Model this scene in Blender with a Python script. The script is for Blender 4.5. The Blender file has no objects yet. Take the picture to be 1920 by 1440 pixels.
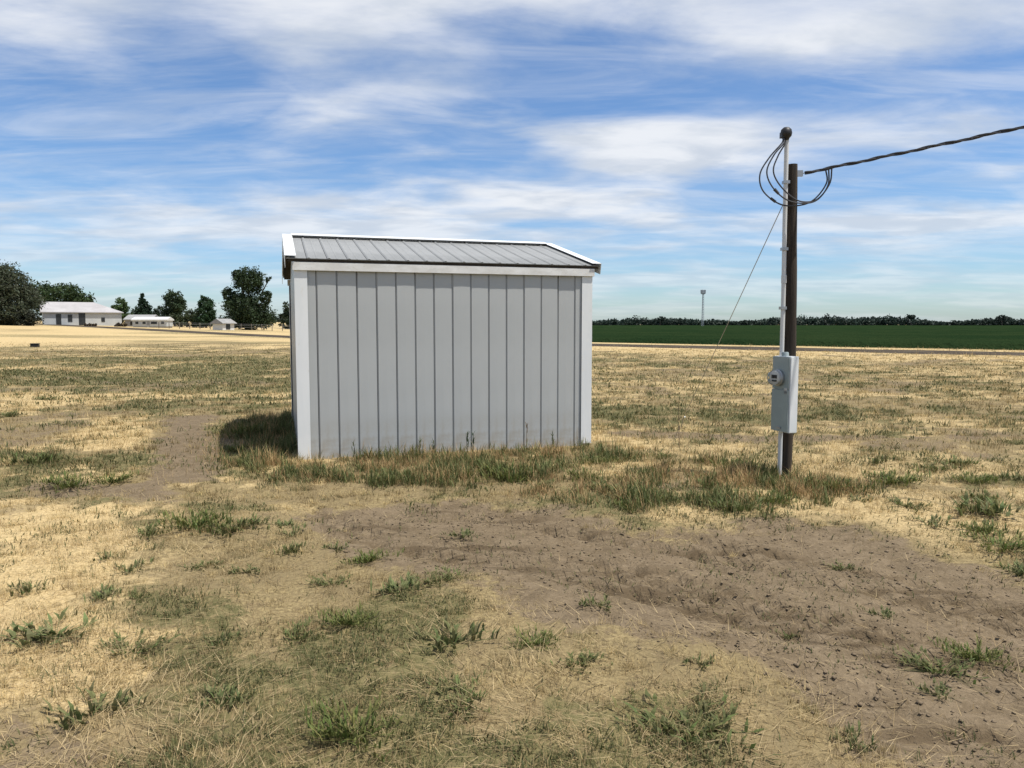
import bpy, bmesh, math, random
import numpy as np
from mathutils import Vector, Matrix

R = math.radians
rng = np.random.default_rng(7)
random.seed(7)
sc = bpy.context.scene
col = sc.collection

# ------------------------------------------------------------------ camera
EYE = 1.6
cam_d = bpy.data.cameras.new('camera')
cam = bpy.data.objects.new('camera', cam_d)
col.objects.link(cam)
cam.location = (0, 0, EYE)
cam.rotation_euler = (R(90 - 4.57), 0, 0)
cam_d.sensor_width = 36.0
cam_d.lens = 36.0 * 1400 / 1920
cam_d.clip_start = 0.05
cam_d.clip_end = 12000
sc.camera = cam

# ------------------------------------------------------------------ light
SUN_AZ = R(-20)        # direction to the sun, measured from +X towards +Y
SUN_EL = R(67)
sv = Vector((math.cos(SUN_AZ) * math.cos(SUN_EL), math.sin(SUN_AZ) * math.cos(SUN_EL), math.sin(SUN_EL)))
sun_d = bpy.data.lights.new('sun', 'SUN')
sun_d.energy = 4.6
sun_d.angle = R(0.9)
sun_d.color = (1.0, 0.95, 0.87)
sun = bpy.data.objects.new('sun', sun_d)
col.objects.link(sun)
sun.rotation_euler = sv.to_track_quat('Z', 'Y').to_euler()
sun.location = (0, 0, 60)

world = bpy.data.worlds.new('World')
sc.world = world
world.use_nodes = True
wn = world.node_tree.nodes
wl = world.node_tree.links
for n in list(wn): wn.remove(n)
def W(t, **k):
    n = wn.new(t)
    for a, b in k.items(): setattr(n, a, b)
    return n
def wmath(op, a, b=None, c=None, clamp=False):
    n = W('ShaderNodeMath', operation=op, use_clamp=clamp)
    for i, v in enumerate((a, b, c)):
        if v is None: continue
        if isinstance(v, (int, float)): n.inputs[i].default_value = v
        else: wl.new(v, n.inputs[i])
    return n.outputs[0]
def wvec(op, a, b):
    n = W('ShaderNodeVectorMath', operation=op)
    for i, v in enumerate((a, b)):
        if isinstance(v, tuple): n.inputs[i].default_value = v
        else: wl.new(v, n.inputs[i])
    return n.outputs[0]
def wmix(f, a, b):
    n = W('ShaderNodeMix', data_type='RGBA')
    for i, v in ((0, f), (6, a), (7, b)):
        if isinstance(v, (int, float, tuple)): n.inputs[i].default_value = v
        else: wl.new(v, n.inputs[i])
    return n.outputs[2]
def wnoise(vec, scale, detail, rough, dist=0.0, lac=2.0):
    n = W('ShaderNodeTexNoise')
    wl.new(vec, n.inputs['Vector'])
    n.inputs['Scale'].default_value = scale; n.inputs['Detail'].default_value = detail
    n.inputs['Roughness'].default_value = rough; n.inputs['Distortion'].default_value = dist
    n.inputs['Lacunarity'].default_value = lac
    return n.outputs[0]
def wramp(v, lo, hi):
    n = W('ShaderNodeMapRange', interpolation_type='SMOOTHSTEP')
    wl.new(v, n.inputs[0])
    n.inputs[1].default_value = lo; n.inputs[2].default_value = hi
    return n.outputs[0]
sky = W('ShaderNodeTexSky', sky_type='NISHITA')
sky.sun_disc = False
sky.sun_elevation = SUN_EL
sky.sun_rotation = R(90) - SUN_AZ
sky.altitude = 200
sky.air_density = 1.0; sky.dust_density = 0.6; sky.ozone_density = 2.0
tc = W('ShaderNodeTexCoord')
sep = W('ShaderNodeSeparateXYZ'); wl.new(tc.outputs['Generated'], sep.inputs[0])
zz = wmath('MAXIMUM', sep.outputs[2], 0.0)
den = wmath('ADD', zz, 0.10)
px = wmath('DIVIDE', sep.outputs[0], den)
py = wmath('DIVIDE', sep.outputs[1], den)
comb = W('ShaderNodeCombineXYZ'); wl.new(px, comb.inputs[0]); wl.new(py, comb.inputs[1])
CL = comb.outputs[0]                                  # position on a cloud layer overhead
mp = W('ShaderNodeMapping'); wl.new(CL, mp.inputs[0])
mp.inputs['Location'].default_value = (3.1, 1.7, 0.0)
mp.inputs['Rotation'].default_value = (0, 0, R(-24))
mp.inputs['Scale'].default_value = (0.72, 1.05, 1.0)
big = wnoise(mp.outputs[0], 0.75, 3, 0.5, 0.4)
mid = wnoise(mp.outputs[0], 1.5, 8, 0.56, 0.35)
mp2 = W('ShaderNodeMapping'); wl.new(CL, mp2.inputs[0])
mp2.inputs['Rotation'].default_value = (0, 0, R(-30))
mp2.inputs['Scale'].default_value = (0.6, 2.0, 1.0)
streak = wnoise(mp2.outputs[0], 1.6, 7, 0.62, 0.8)
s1 = wmath('ADD', wmath('MULTIPLY', big, 0.55), wmath('MULTIPLY', mid, 0.45))
s1 = wmath('ADD', s1, wmath('MULTIPLY', wmath('SUBTRACT', streak, 0.5), 0.13))
cover = wramp(s1, 0.395, 0.60)
thin = wmath('MULTIPLY', wramp(streak, 0.36, 0.72), 0.42)
mask = wmath('MAXIMUM', cover, thin)
hz = wramp(sep.outputs[2], 0.0, 0.16)                 # clouds dissolve towards the horizon
mask = wmath('MULTIPLY', mask, wmath('ADD', wmath('MULTIPLY', hz, 0.62), 0.30))
shade = wnoise(mp.outputs[0], 3.1, 5, 0.55, 0.3)
ccol = wmix(wramp(shade, 0.35, 0.65), (4.9, 5.3, 5.9, 1), (6.7, 6.85, 7.1, 1))
tint = wvec('MULTIPLY', sky.outputs[0], (0.70, 0.87, 1.06))
final = wmix(mask, tint, ccol)
bg = W('ShaderNodeBackground'); wl.new(final, bg.inputs[0]); bg.inputs[1].default_value = 0.10
out = W('ShaderNodeOutputWorld'); wl.new(bg.outputs[0], out.inputs[0])

sc.view_settings.view_transform = 'Standard'
sc.view_settings.look = 'None'
sc.view_settings.exposure = 0.42
sc.view_settings.gamma = 1.0
sc.view_settings.use_curve_mapping = False

# ------------------------------------------------------------------ helpers
def tag(o, label=None, cat=None, group=None, kind=None):
    if label: o['label'] = label
    if cat: o['category'] = cat
    if group: o['group'] = group
    if kind: o['kind'] = kind
    return o
def empty(name, loc=(0, 0, 0), rz=0.0):
    o = bpy.data.objects.new(name, None)
    o.empty_display_size = 0.2
    o.location = loc; o.rotation_euler = (0, 0, rz)
    col.objects.link(o)
    return o
def link(name, me, mat=None, parent=None, loc=None, rz=None):
    o = bpy.data.objects.new(name, me)
    col.objects.link(o)
    if mat is not None and len(me.materials) == 0: me.materials.append(mat)
    if parent: o.parent = parent
    if loc: o.location = loc
    if rz is not None: o.rotation_euler = (0, 0, rz)
    return o
def np_mesh(name, V, T, colors=None, smooth=False):
    """fast mesh out of vertex array and triangle/quad index array"""
    me = bpy.data.meshes.new(name)
    V = np.asarray(V, np.float32); T = np.asarray(T, np.int32)
    k = T.shape[1]
    me.vertices.add(len(V)); me.vertices.foreach_set('co', V.ravel())
    me.loops.add(T.size); me.loops.foreach_set('vertex_index', T.ravel())
    me.polygons.add(len(T))
    me.polygons.foreach_set('loop_start', np.arange(0, T.size, k, dtype=np.int32))
    me.polygons.foreach_set('loop_total', np.full(len(T), k, np.int32))
    me.polygons.foreach_set('use_smooth', np.full(len(T), smooth, bool))
    if colors is not None:
        at = me.color_attributes.new('Col', 'FLOAT_COLOR', 'POINT')
        c = np.ones((len(V), 4), np.float32); c[:, :3] = colors
        at.data.foreach_set('color', c.ravel())
    me.update(calc_edges=True)
    return me
class MB:
    """collects simple solids into one mesh"""
    def __init__(s): s.v = []; s.f = []
    def add(s, vs, fs):
        b = len(s.v); s.v += [tuple(p) for p in vs]; s.f += [tuple(i + b for i in q) for q in fs]; return s
    def box(s, a, b):
        x0, y0, z0 = a; x1, y1, z1 = b
        return s.add([(x0,y0,z0),(x1,y0,z0),(x1,y1,z0),(x0,y1,z0),(x0,y0,z1),(x1,y0,z1),(x1,y1,z1),(x0,y1,z1)],
              [(3,2,1,0),(4,5,6,7),(0,1,5,4),(1,2,6,5),(2,3,7,6),(3,0,4,7)])
    def prism(s, prof, fn, a, b, close=True):
        """profile loop [(p,q)...]; fn(p,q,t)->xyz swept from t=a to t=b"""
        n = len(prof)
        vs = [fn(p, q, a) for p, q in prof] + [fn(p, q, b) for p, q in prof]
        fs = [(i, (i+1) % n, n + (i+1) % n, n + i) for i in range(n)]
        if close: fs += [tuple(range(n))[::-1], tuple(range(n, 2*n))]
        return s.add(vs, fs)
    def tube(s, pts, r, seg=8, cap=True):
        pts = [Vector(p) for p in pts]; n = len(pts)
        rr = r if isinstance(r, (list, tuple)) else [r]*n
        b = len(s.v); up = None
        for i, p in enumerate(pts):
            d = (pts[min(i+1, n-1)] - pts[max(i-1, 0)]).normalized()
            if up is None:
                up = Vector((0,0,1)) if abs(d.z) < .9 else Vector((1,0,0))
            x = d.cross(up).normalized(); y = x.cross(d).normalized(); up = y
            for k in range(seg):
                a = 2*math.pi*k/seg
                s.v.append(tuple(p + x*(rr[i]*math.cos(a)) + y*(rr[i]*math.sin(a))))
        for i in range(n-1):
            for k in range(seg):
                s.f.append((b+i*seg+k, b+i*seg+(k+1)%seg, b+(i+1)*seg+(k+1)%seg, b+(i+1)*seg+k))
        if cap:
            s.f.append(tuple(b+k for k in range(seg))[::-1]); s.f.append(tuple(b+(n-1)*seg+k for k in range(seg)))
        return s
    def lathe(s, prof, o=(0,0,0), axis='Z', seg=20):
        b = len(s.v); n = len(prof)
        for r, h in prof:
            for k in range(seg):
                a = 2*math.pi*k/seg; c, d = r*math.cos(a), r*math.sin(a)
                p = (c, d, h) if axis == 'Z' else (c, -h, d)
                s.v.append((p[0]+o[0], p[1]+o[1], p[2]+o[2]))
        for i in range(n-1):
            for k in range(seg):
                s.f.append((b+i*seg+k, b+i*seg+(k+1)%seg, b+(i+1)*seg+(k+1)%seg, b+(i+1)*seg+k))
        s.f.append(tuple(b+k for k in range(seg))[::-1]); s.f.append(tuple(b+(n-1)*seg+k for k in range(seg)))
        return s
    def mesh(s, name, smooth=False, bevel=0.0):
        me = bpy.data.meshes.new(name)
        me.from_pydata(s.v, [], s.f)
        bm = bmesh.new(); bm.from_mesh(me)
        bmesh.ops.recalc_face_normals(bm, faces=bm.faces)
        if bevel > 0:
            bmesh.ops.bevel(bm, geom=list(bm.edges), offset=bevel, segments=2, affect='EDGES', clamp_overlap=True)
        if smooth:
            for f in bm.faces: f.smooth = True
        bm.to_mesh(me); bm.free()
        if smooth and hasattr(me, 'set_sharp_from_angle'): me.set_sharp_from_angle(angle=R(40))
        return me
    def build(s, name, mat, parent=None, smooth=False, bevel=0.0):
        return link(name, s.mesh(name, smooth, bevel), mat, parent)

# value noise for masks and relief (world coordinates)
def hash2(ix, iy, seed):
    n = (ix.astype(np.int64)*374761393 + iy.astype(np.int64)*668265263 + seed*982451653) & 0x7fffffff
    n = ((n ^ (n >> 13)) * 1274126177) & 0x7fffffff
    n = n ^ (n >> 16)
    return (n & 0xffff) / 65535.0
def vn(x, y, seed=0):
    ix = np.floor(x); iy = np.floor(y); fx = x-ix; fy = y-iy
    fx = fx*fx*(3-2*fx); fy = fy*fy*(3-2*fy)
    a = hash2(ix, iy, seed); b = hash2(ix+1, iy, seed); c = hash2(ix, iy+1, seed); d = hash2(ix+1, iy+1, seed)
    return (a*(1-fx)+b*fx)*(1-fy) + (c*(1-fx)+d*fx)*fy
def fbm(x, y, sc_, oct_=4, seed=0, gain=.5):
    s = 0; a = 1; t = 0
    for i in range(oct_):
        s = s + a*vn(x*sc_+17.3*i, y*sc_-9.1*i, seed+i); t += a; a *= gain; sc_ *= 2.03
    return s/t
def sstep(a, b, x):
    t = np.clip((x-a)/(b-a), 0, 1); return t*t*(3-2*t)
def poly_sd(x, y, P):
    """signed distance, positive inside"""
    P = np.asarray(P, float); d = np.full(x.shape, 1e9); ins = np.zeros(x.shape, bool)
    n = len(P)
    for i in range(n):
        ax, ay = P[i]; bx, by = P[(i+1) % n]
        ex, ey = bx-ax, by-ay
        t = np.clip(((x-ax)*ex + (y-ay)*ey)/(ex*ex+ey*ey), 0, 1)
        d = np.minimum(d, np.hypot(x-ax-t*ex, y-ay-t*ey))
        c = ((ay > y) != (by > y)) & (x < (bx-ax)*(y-ay)/((by-ay) if by != ay else 1e-9) + ax)
        ins ^= c
    return np.where(ins, d, -d)

# ------------------------------------------------------------------ materials
def M(name):
    m = bpy.data.materials.new(name); m.use_nodes = True
    nt = m.node_tree; b = nt.nodes['Principled BSDF']
    return m, nt, b
def nd(nt, t, **k):
    n = nt.nodes.new(t)
    for a, v in k.items():
        if hasattr(n, a) and a not in ('Scale',): setattr(n, a, v)
    return n
def noise(nt, scale, detail=4, rough=.55, dist=0, vec=None):
    n = nt.nodes.new('ShaderNodeTexNoise')
    n.inputs['Scale'].default_value = scale; n.inputs['Detail'].default_value = detail
    n.inputs['Roughness'].default_value = rough; n.inputs['Distortion'].default_value = dist
    if vec is not None: nt.links.new(vec, n.inputs['Vector'])
    return n.outputs[0]
def mixc(nt, f, a, b, blend='MIX'):
    n = nt.nodes.new('ShaderNodeMix'); n.data_type = 'RGBA'; n.blend_type = blend
    for i, v in ((0, f), (6, a), (7, b)):
        if isinstance(v, (int, float)): n.inputs[i].default_value = v
        elif isinstance(v, tuple): n.inputs[i].default_value = v if len(v) == 4 else v + (1,)
        else: nt.links.new(v, n.inputs[i])
    return n.outputs[2]
def rampf(nt, v, lo, hi, a=0.0, b=1.0):
    n = nt.nodes.new('ShaderNodeMapRange'); n.interpolation_type = 'SMOOTHSTEP'
    nt.links.new(v, n.inputs[0])
    for i, q in ((1, lo), (2, hi), (3, a), (4, b)): n.inputs[i].default_value = q
    return n.outputs[0]
def mth(nt, op, a, b):
    n = nt.nodes.new('ShaderNodeMath'); n.operation = op
    for i, v in enumerate((a, b)):
        if isinstance(v, (int, float)): n.inputs[i].default_value = v
        else: nt.links.new(v, n.inputs[i])
    return n.outputs[0]
def objc(nt):
    return nt.nodes.new('ShaderNodeTexCoord').outputs['Object']
def mapv(nt, vec, scale):
    n = nt.nodes.new('ShaderNodeMapping'); nt.links.new(vec, n.inputs[0]); n.inputs['Scale'].default_value = scale
    return n.outputs[0]
def bump(nt, b, h, strength, dist):
    n = nt.nodes.new('ShaderNodeBump'); n.inputs['Strength'].default_value = strength; n.inputs['Distance'].default_value = dist
    nt.links.new(h, n.inputs['Height']); nt.links.new(n.outputs[0], b.inputs['Normal'])
def worn(name, c1, c2, rough=.5, metal=0.0, scale=(3, 3, 3), detail=5, bmp=0.0, spec=.4, speck=None):
    m, nt, b = M(name)
    v = mapv(nt, objc(nt), scale)
    f = rampf(nt, noise(nt, 1.0, detail, .6, .3, v), .35, .68)
    c = mixc(nt, f, c1, c2)
    if speck:
        g = rampf(nt, noise(nt, 9.0, 3, .6, 0, v), .62, .75)
        c = mixc(nt, g, c, speck)
    nt.links.new(c, b.inputs['Base Color'])
    b.inputs['Roughness'].default_value = rough; b.inputs['Metallic'].default_value = metal
    b.inputs['Specular IOR Level'].default_value = spec
    if bmp: bump(nt, b, noise(nt, 4.0, 4, .6, 0, v), bmp, .01)
    return m
m_wall, nt, b = M('grey_painted_metal')
v = objc(nt)
c = mixc(nt, rampf(nt, noise(nt, .9, 4, .55, 0, v), .35, .65), (.385, .397, .392), (.415, .427, .422))
sz = nt.nodes.new('ShaderNodeSeparateXYZ'); nt.links.new(v, sz.inputs[0])
dust = mth(nt, 'MULTIPLY', rampf(nt, sz.outputs[2], .05, .55, 1.0, 0.0), rampf(nt, noise(nt, 6.0, 5, .65, 0, v), .38, .66))
c = mixc(nt, mth(nt, 'MULTIPLY', dust, .7), c, (.30, .26, .20))
drip = rampf(nt, noise(nt, 1.0, 5, .6, 0, mapv(nt, v, (16, 16, .9))), .62, .74, 0, .22)
c = mixc(nt, drip, c, (.36, .345, .31))
nt.links.new(c, b.inputs['Base Color']); b.inputs['Roughness'].default_value = .38; b.inputs['Specular IOR Level'].default_value = .35
bump(nt, b, noise(nt, 2.6, 2, .5, 0, mapv(nt, v, (1, 1, .45))), .35, .02)
m_trim = worn('white_trim', (.66, .68, .68), (.74, .75, .745), .45, 0, (2, 2, .7), speck=(.66, .66, .63))
m_fascia = worn('weathered_white_board', (.58, .57, .54), (.70, .70, .68), .6, 0, (4, 4, 9), speck=(.47, .43, .38))
m_roof = worn('galvanised_roof', (.21, .215, .21), (.265, .27, .265), .55, .15, (3, 1.2, 3), bmp=.03, speck=(.25, .24, .22))
m_dark = worn('shade_dark_wood', (.035, .028, .022), (.06, .048, .036), .8)  # wood toned near-black, shade at the eave edge put into the colour
m_pole = worn('creosoted_pole', (.018, .013, .009), (.05, .036, .024), .85, 0, (26, 26, 1.6), bmp=.6)
m_pvc = worn('grey_conduit', (.52, .53, .53), (.62, .62, .61), .45, 0, (8, 8, 2))
m_box = worn('grey_enamel_box', (.24, .29, .29), (.30, .35, .345), .4, .1, (3, 3, 3), speck=(.27, .29, .29))
m_boxlit = worn('box_side_sunlit', (.66, .69, .70), (.74, .76, .77), .4, .1, (3, 3, 3))  # lighter than the cover: sunlight on the box side painted into the colour
m_black = worn('black_plastic', (.012, .012, .013), (.02, .02, .02), .5)
m_cable = worn('cable_black', (.035, .036, .040), (.060, .060, .066), .6)
m_steel = worn('steel_wire', (.32, .33, .34), (.42, .43, .44), .4, .7)
m_dial = worn('meter_dial', (.42, .43, .42), (.55, .55, .54), .4)
m_barnwall = worn('barn_metal_wall', (.40, .42, .43), (.47, .49, .49), .5, 0, (.5, .5, .2))
m_barnroof = worn('barn_metal_roof', (.34, .325, .32), (.41, .395, .39), .5, .1, (.4, .4, .4))
m_white = worn('white_siding', (.52, .53, .52), (.60, .60, .59), .5)
m_window = worn('dark_opening', (.02, .022, .025), (.035, .038, .04), .2)
m_greyroof = worn('grey_shingle', (.22, .22, .22), (.30, .30, .29), .8)
m_bark = worn('bark', (.07, .052, .038), (.13, .10, .075), .9, 0, (9, 9, 2), bmp=.5)
m_asph = worn('old_asphalt', (.055, .046, .038), (.085, .072, .058), .95, 0, (.6, .6, .6), spec=0)
m_postwood = worn('fence_wood', (.14, .12, .10), (.22, .19, .16), .9)
m_glass, nt, b = M('meter_glass')
b.inputs['Base Color'].default_value = (.95, .96, .96, 1); b.inputs['Roughness'].default_value = .03
b.inputs['Transmission Weight'].default_value = 1.0; b.inputs['IOR'].default_value = 1.12

def leaf_mat(name, trans=.35, rough=.6, gain=(1, 1, 1)):
    m, nt, b = M(name)
    a = nt.nodes.new('ShaderNodeVertexColor'); a.layer_name = 'Col'
    c = mixc(nt, 1.0, a.outputs[0], gain, 'MULTIPLY')
    nt.links.new(c, b.inputs['Base Color']); b.inputs['Roughness'].default_value = rough
    b.inputs['Specular IOR Level'].default_value = .25
    t = nt.nodes.new('ShaderNodeBsdfTranslucent'); nt.links.new(c, t.inputs[0])
    mx = nt.nodes.new('ShaderNodeMixShader'); mx.inputs[0].default_value = trans
    nt.links.new(b.outputs[0], mx.inputs[1]); nt.links.new(t.outputs[0], mx.inputs[2])
    nt.links.new(mx.outputs[0], nt.nodes['Material Output'].inputs[0])
    return m
m_leaf = leaf_mat('tree_leaf', .25)
m_blade = leaf_mat('grass_blade', .3, .7)

# ------------------------------------------------------------------ terrain
DIRT = [(-1.88,6.46),(-1.28,6.77),(-.53,6.66),(.19,6.37),(.73,5.98),(1.47,5.80),(2.24,5.95),(2.59,6.05),(2.87,5.58),(3.05,5.02),(3.3,4.35),(3.6,3.2),(3.9,1.2),(1.9,1.0),(1.25,3.0),(1.05,3.55),(.62,3.9),(.18,4.11),(-.27,4.65),(-.97,5.09),(-1.47,5.62)]
PATH = [(-6.1,13.0),(-5.3,13.6),(-4.1,10.5),(-3.1,7.6),(-3.7,7.4),(-4.7,9.6)]
PATCH2 = [(-5.4,7.9),(-3.4,7.4),(-3.0,6.6),(-4.6,6.9)]
TRACKR = [(1.1,10.6),(4.0,9.9),(7.0,10.1),(7.0,10.7),(4,10.8),(1.2,11.4)]
STRAW_A = [(-5.4,6.4),(-3.2,6.6),(-2.55,5.6),(-2.25,4.6),(-1.95,3.8),(-1.7,2.4),(-4.0,1.0),(-6,3)]
STRAW_B = [(-5.6,9.1),(-7.1,12.6),(-5.7,12.3),(-4.4,9.2)]
TALL = [(-3.5,9.2),(-3.3,7.9),(-2.0,7.2),(-.4,7.1),(.6,6.7),(1.3,6.25),(2.2,6.15),(3.0,6.5),(3.4,7.2),(3.0,8.1),(1.6,9.0),(1.05,9.6),(-2.5,8.65)]
TALL_L = [(-2.5,8.6),(-3.3,8.2),(-4.0,9.5),(-4.5,11.3),(-4.4,12.9),(-3.5,12.6)]
ROAD_P = np.array((6.3, 58.0)); ROAD_D = np.array((.755, -.656)); ROAD_N = np.array((.656, .755))
SHED_O = (-2.51, 8.71); SHED_YAW = R(17.5); SW, SD = 3.72, 3.64
def road_n(x, y): return (x-ROAD_P[0])*ROAD_N[0] + (y-ROAD_P[1])*ROAD_N[1]
def shed_local(x, y):
    c, s = math.cos(SHED_YAW), math.sin(SHED_YAW)
    dx, dy = x-SHED_O[0], y-SHED_O[1]
    return dx*c+dy*s, -dx*s+dy*c
def masks(x, y):
    """dirt, green, bright straw, rusty tall grass: what covers the ground at (x, y)"""
    wob = (fbm(x, y, .9, 4, 3)-.5)*1.1 + (fbm(x, y, 4.0, 4, 5)-.5)*.75
    d = sstep(-.30, .36, poly_sd(x, y, DIRT)+wob*.75+.06)
    d = np.maximum(d, sstep(-.1, .35, poly_sd(x, y, PATH)+wob*.8+.12)*.97)
    d = np.maximum(d, sstep(-.1, .35, poly_sd(x, y, PATCH2)+wob*.9+.05)*.9)
    d = np.maximum(d, sstep(-.1, .30, poly_sd(x, y, TRACKR)+wob*.9)*.7)
    spots = sstep(.60, .70, fbm(x, y, .55, 4, 21)) * (y < 45)
    d = np.maximum(d, spots*.55)
    b = sstep(-.2, .5, poly_sd(x, y, STRAW_A)+wob*1.6)
    b = np.maximum(b, sstep(-.2, .4, poly_sd(x, y, STRAW_B)+wob*1.4))
    fine = fbm(x, y*1.3, 3.1, 3, 35)
    r = np.hypot(x, y)
    fore = (1-sstep(5.2, 7.0, y+.25*x))*sstep(-2.6, -1.9, x+.25*(y-4))
    pale = sstep(.44, .57, fbm(x, y*1.7, .42, 4, 33)*.62 + fine*.38)
    rz = sstep(1.2, 2.6, x)*(1-sstep(34, 46, y))
    b = np.maximum(b, pale*.85*(1-.75*fore)*(1-.25*rz))
    n = road_n(x, y)
    b = np.maximum(b, sstep(-17, -9, n)*(n < 40)*(.75+.25*(x > 0)))
    left = sstep(20, 45, -x+.15*y-6)*sstep(30, 46, y)
    b = np.maximum(b, left*(.45+.55*sstep(.35, .6, fbm(x*.35, y, .12, 4, 37))))
    b = b*(1-d)
    g = sstep(.475, .57, fbm(x, y*1.35, .62, 4, 51)*.45 + fbm(x, y, 1.7, 3, 57)*.55)
    band = sstep(9, 14, y)*(1-sstep(34, 50, y))
    g = np.clip(g*(.8+.6*band)+rz*.22*sstep(.42, .58, fbm(x, y*1.4, 1.1, 4, 59)), 0, 1) * (1-.78*np.clip(b, 0, 1)) * (1-.85*d)
    bandL = sstep(0, 3, -x-3)*sstep(14, 19, y)*(1-sstep(34, 42, y))
    g = np.maximum(g, bandL*sstep(.45, .53, fbm(x*.6, y*1.2, .35, 4, 63)*.6+fbm(x, y*1.3, 1.1, 3, 64)*.4)*.95)
    far = sstep(40, 55, y)*(x < 0)*sstep(.52, .62, fbm(x*.3, y, .14, 4, 65))*.6
    g = np.maximum(g, far)
    bandF = sstep(3, 8, -x-8)*np.exp(-((n+2.6)/3.2)**2)*.7
    g = np.maximum(g, bandF)
    t = sstep(-.12, .25, poly_sd(x, y, TALL)+wob*.7)
    t = np.maximum(t, sstep(-.12, .25, poly_sd(x, y, TALL_L)+wob*.5))
    t = t*(1-d*.8)
    return np.clip(d, 0, 1), np.clip(g, 0, 1), np.clip(b, 0, 1), np.clip(t, 0, 1)
TD = np.array((.834, -.552)); TN = np.array((.552, .834))      # tyre tracks run down the dirt
def height(x, y, fine=True):
    s = sstep(25, 120, y)
    h = s*np.clip(-(x+15)*.022, 0, 3.0)
    r = np.hypot(x, y)
    near = 1-sstep(30, 70, r)
    h = h + (fbm(x, y, .22, 3, 71)-.5)*.16*near*sstep(2.5, 5.5, np.hypot(x+.8, y-8.5))
    if fine:
        near = 1-sstep(14, 26, r)
        d = sstep(-.25, .35, poly_sd(x, y, DIRT))
        h = h + near*((fbm(x, y, 3.0, 4, 77)-.5)*.055*(1-.55*d) + (fbm(x, y, 11, 3, 81)-.5)*.028)
        h = h - .055*d
        u = (x+.2)*TD[0] + (y-6.1)*TD[1]; v = (x+.2)*TN[0] + (y-6.1)*TN[1]
        v = v + (fbm(u, v*0, .5, 3, 90)-.5)*.25 + .045*(u-1.0)**2 - .06
        for v0, w, dep in ((.46, .07, .095), (.28, .06, .08), (.10, .07, .09), (-.10, .06, .035), (-.46, .08, .09), (-.66, .07, .095), (-.88, .08, .08), (-1.35, .08, .07), (-1.6, .08, .035)):
            e = np.exp(-((v-v0)/w)**2)
            lug = .65+.35*np.sign(np.sin(u*21 + v*26))
            h = h - .5*d*dep*e*(.3+1.2*sstep(.35, .65, fbm(u, v*3, 1.2, 3, 95)))*lug + .5*d*dep*.55*np.exp(-((v-v0-w*1.6)/(w*.8))**2)*fbm(u, v, 3.0, 2, 97)
        h = h + .07*np.exp(-(((x-1.15)/.55)**2+((y-3.55)/.22)**2))*(.4+fbm(x, y, 6, 3, 99))
    return h
def H1(x, y): return float(height(np.array([float(x)]), np.array([float(y)]))[0])

def axis_steps(a0, step, grow, end):
    o = [a0]; 
    while o[-1] < end:
        o.append(o[-1]+step); step *= grow
    return o
xs_in = np.arange(-5.0, 5.001, .05)
xo = np.array(axis_steps(5.0, .05, 1.055, 5000))[1:]
XS = np.concatenate([-xo[::-1], xs_in, xo])
yn = [1.2]
while yn[-1] < 16: yn.append(yn[-1] + max(.03, .0075*yn[-1]))
yo = np.array(axis_steps(yn[-1], .12, 1.05, 6000))[1:]
yb = np.array(axis_steps(0, .06, 1.12, 3000))[1:]
YS = np.concatenate([1.2-yb[::-1], yn, yo])
gx, gy = np.meshgrid(XS, YS)
gz = height(gx, gy)
d_, g_, b_, t_ = masks(gx, gy)
nx, ny = len(XS), len(YS)
V = np.stack([gx, gy, gz], -1).reshape(-1, 3)
ii = np.arange(nx*ny).reshape(ny, nx)
Q = np.stack([ii[:-1, :-1], ii[:-1, 1:], ii[1:, 1:], ii[1:, :-1]], -1).reshape(-1, 4)
def track_uv(x, y):
    u = (x+.2)*TD[0] + (y-6.1)*TD[1]; v = (x+.2)*TN[0] + (y-6.1)*TN[1]
    v = v + (fbm(u, v*0, .5, 3, 90)-.5)*.25 + .045*(u-1.0)**2 - .06
    m = 0*u
    for v0, w in ((.28, .30), (-.67, .32), (-1.48, .26)):
        m = np.maximum(m, 1-sstep(w*.75, w, np.abs(v-v0)))
    return u, v, m*d_*sstep(-.1, .3, poly_sd(x, y, DIRT))
gm = np_mesh('ground', V, Q, np.stack([d_, g_, b_], -1).reshape(-1, 3), True)
tu, tv, tm = track_uv(gx, gy)
ta = gm.attributes.new('track', 'FLOAT_VECTOR', 'POINT')
ta.data.foreach_set('vector', np.stack([np.clip(tu, -50, 50), np.clip(tv, -50, 50), tm], -1).astype(np.float32).ravel())
m_ground, nt, b = M('dry_field')
at = nt.nodes.new('ShaderNodeVertexColor'); at.layer_name = 'Col'
sp = nt.nodes.new('ShaderNodeSeparateColor'); nt.links.new(at.outputs[0], sp.inputs[0])
v = objc(nt)
n1 = noise(nt, 7.0, 6, .65, .4, v); n2 = noise(nt, 48.0, 4, .65, 0, v); n3 = noise(nt, 1.3, 5, .6, .3, v); n4 = noise(nt, 19.0, 4, .65, .3, v)
soil = mixc(nt, rampf(nt, n1, .35, .7), (.128, .096, .059), (.180, .137, .087))
soil = mixc(nt, rampf(nt, n2, .5, .75), soil, (.215, .166, .108))
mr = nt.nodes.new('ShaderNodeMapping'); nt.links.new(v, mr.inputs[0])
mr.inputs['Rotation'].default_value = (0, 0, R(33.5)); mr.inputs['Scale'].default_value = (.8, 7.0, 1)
track_streak = noise(nt, 1.0, 5, .6, .25, mr.outputs[0])  # darker soil streaks drawn out along the tyre tracks, faint elsewhere
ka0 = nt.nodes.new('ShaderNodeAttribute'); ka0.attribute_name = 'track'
ks0 = nt.nodes.new('ShaderNodeSeparateXYZ'); nt.links.new(ka0.outputs['Vector'], ks0.inputs[0])
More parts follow.
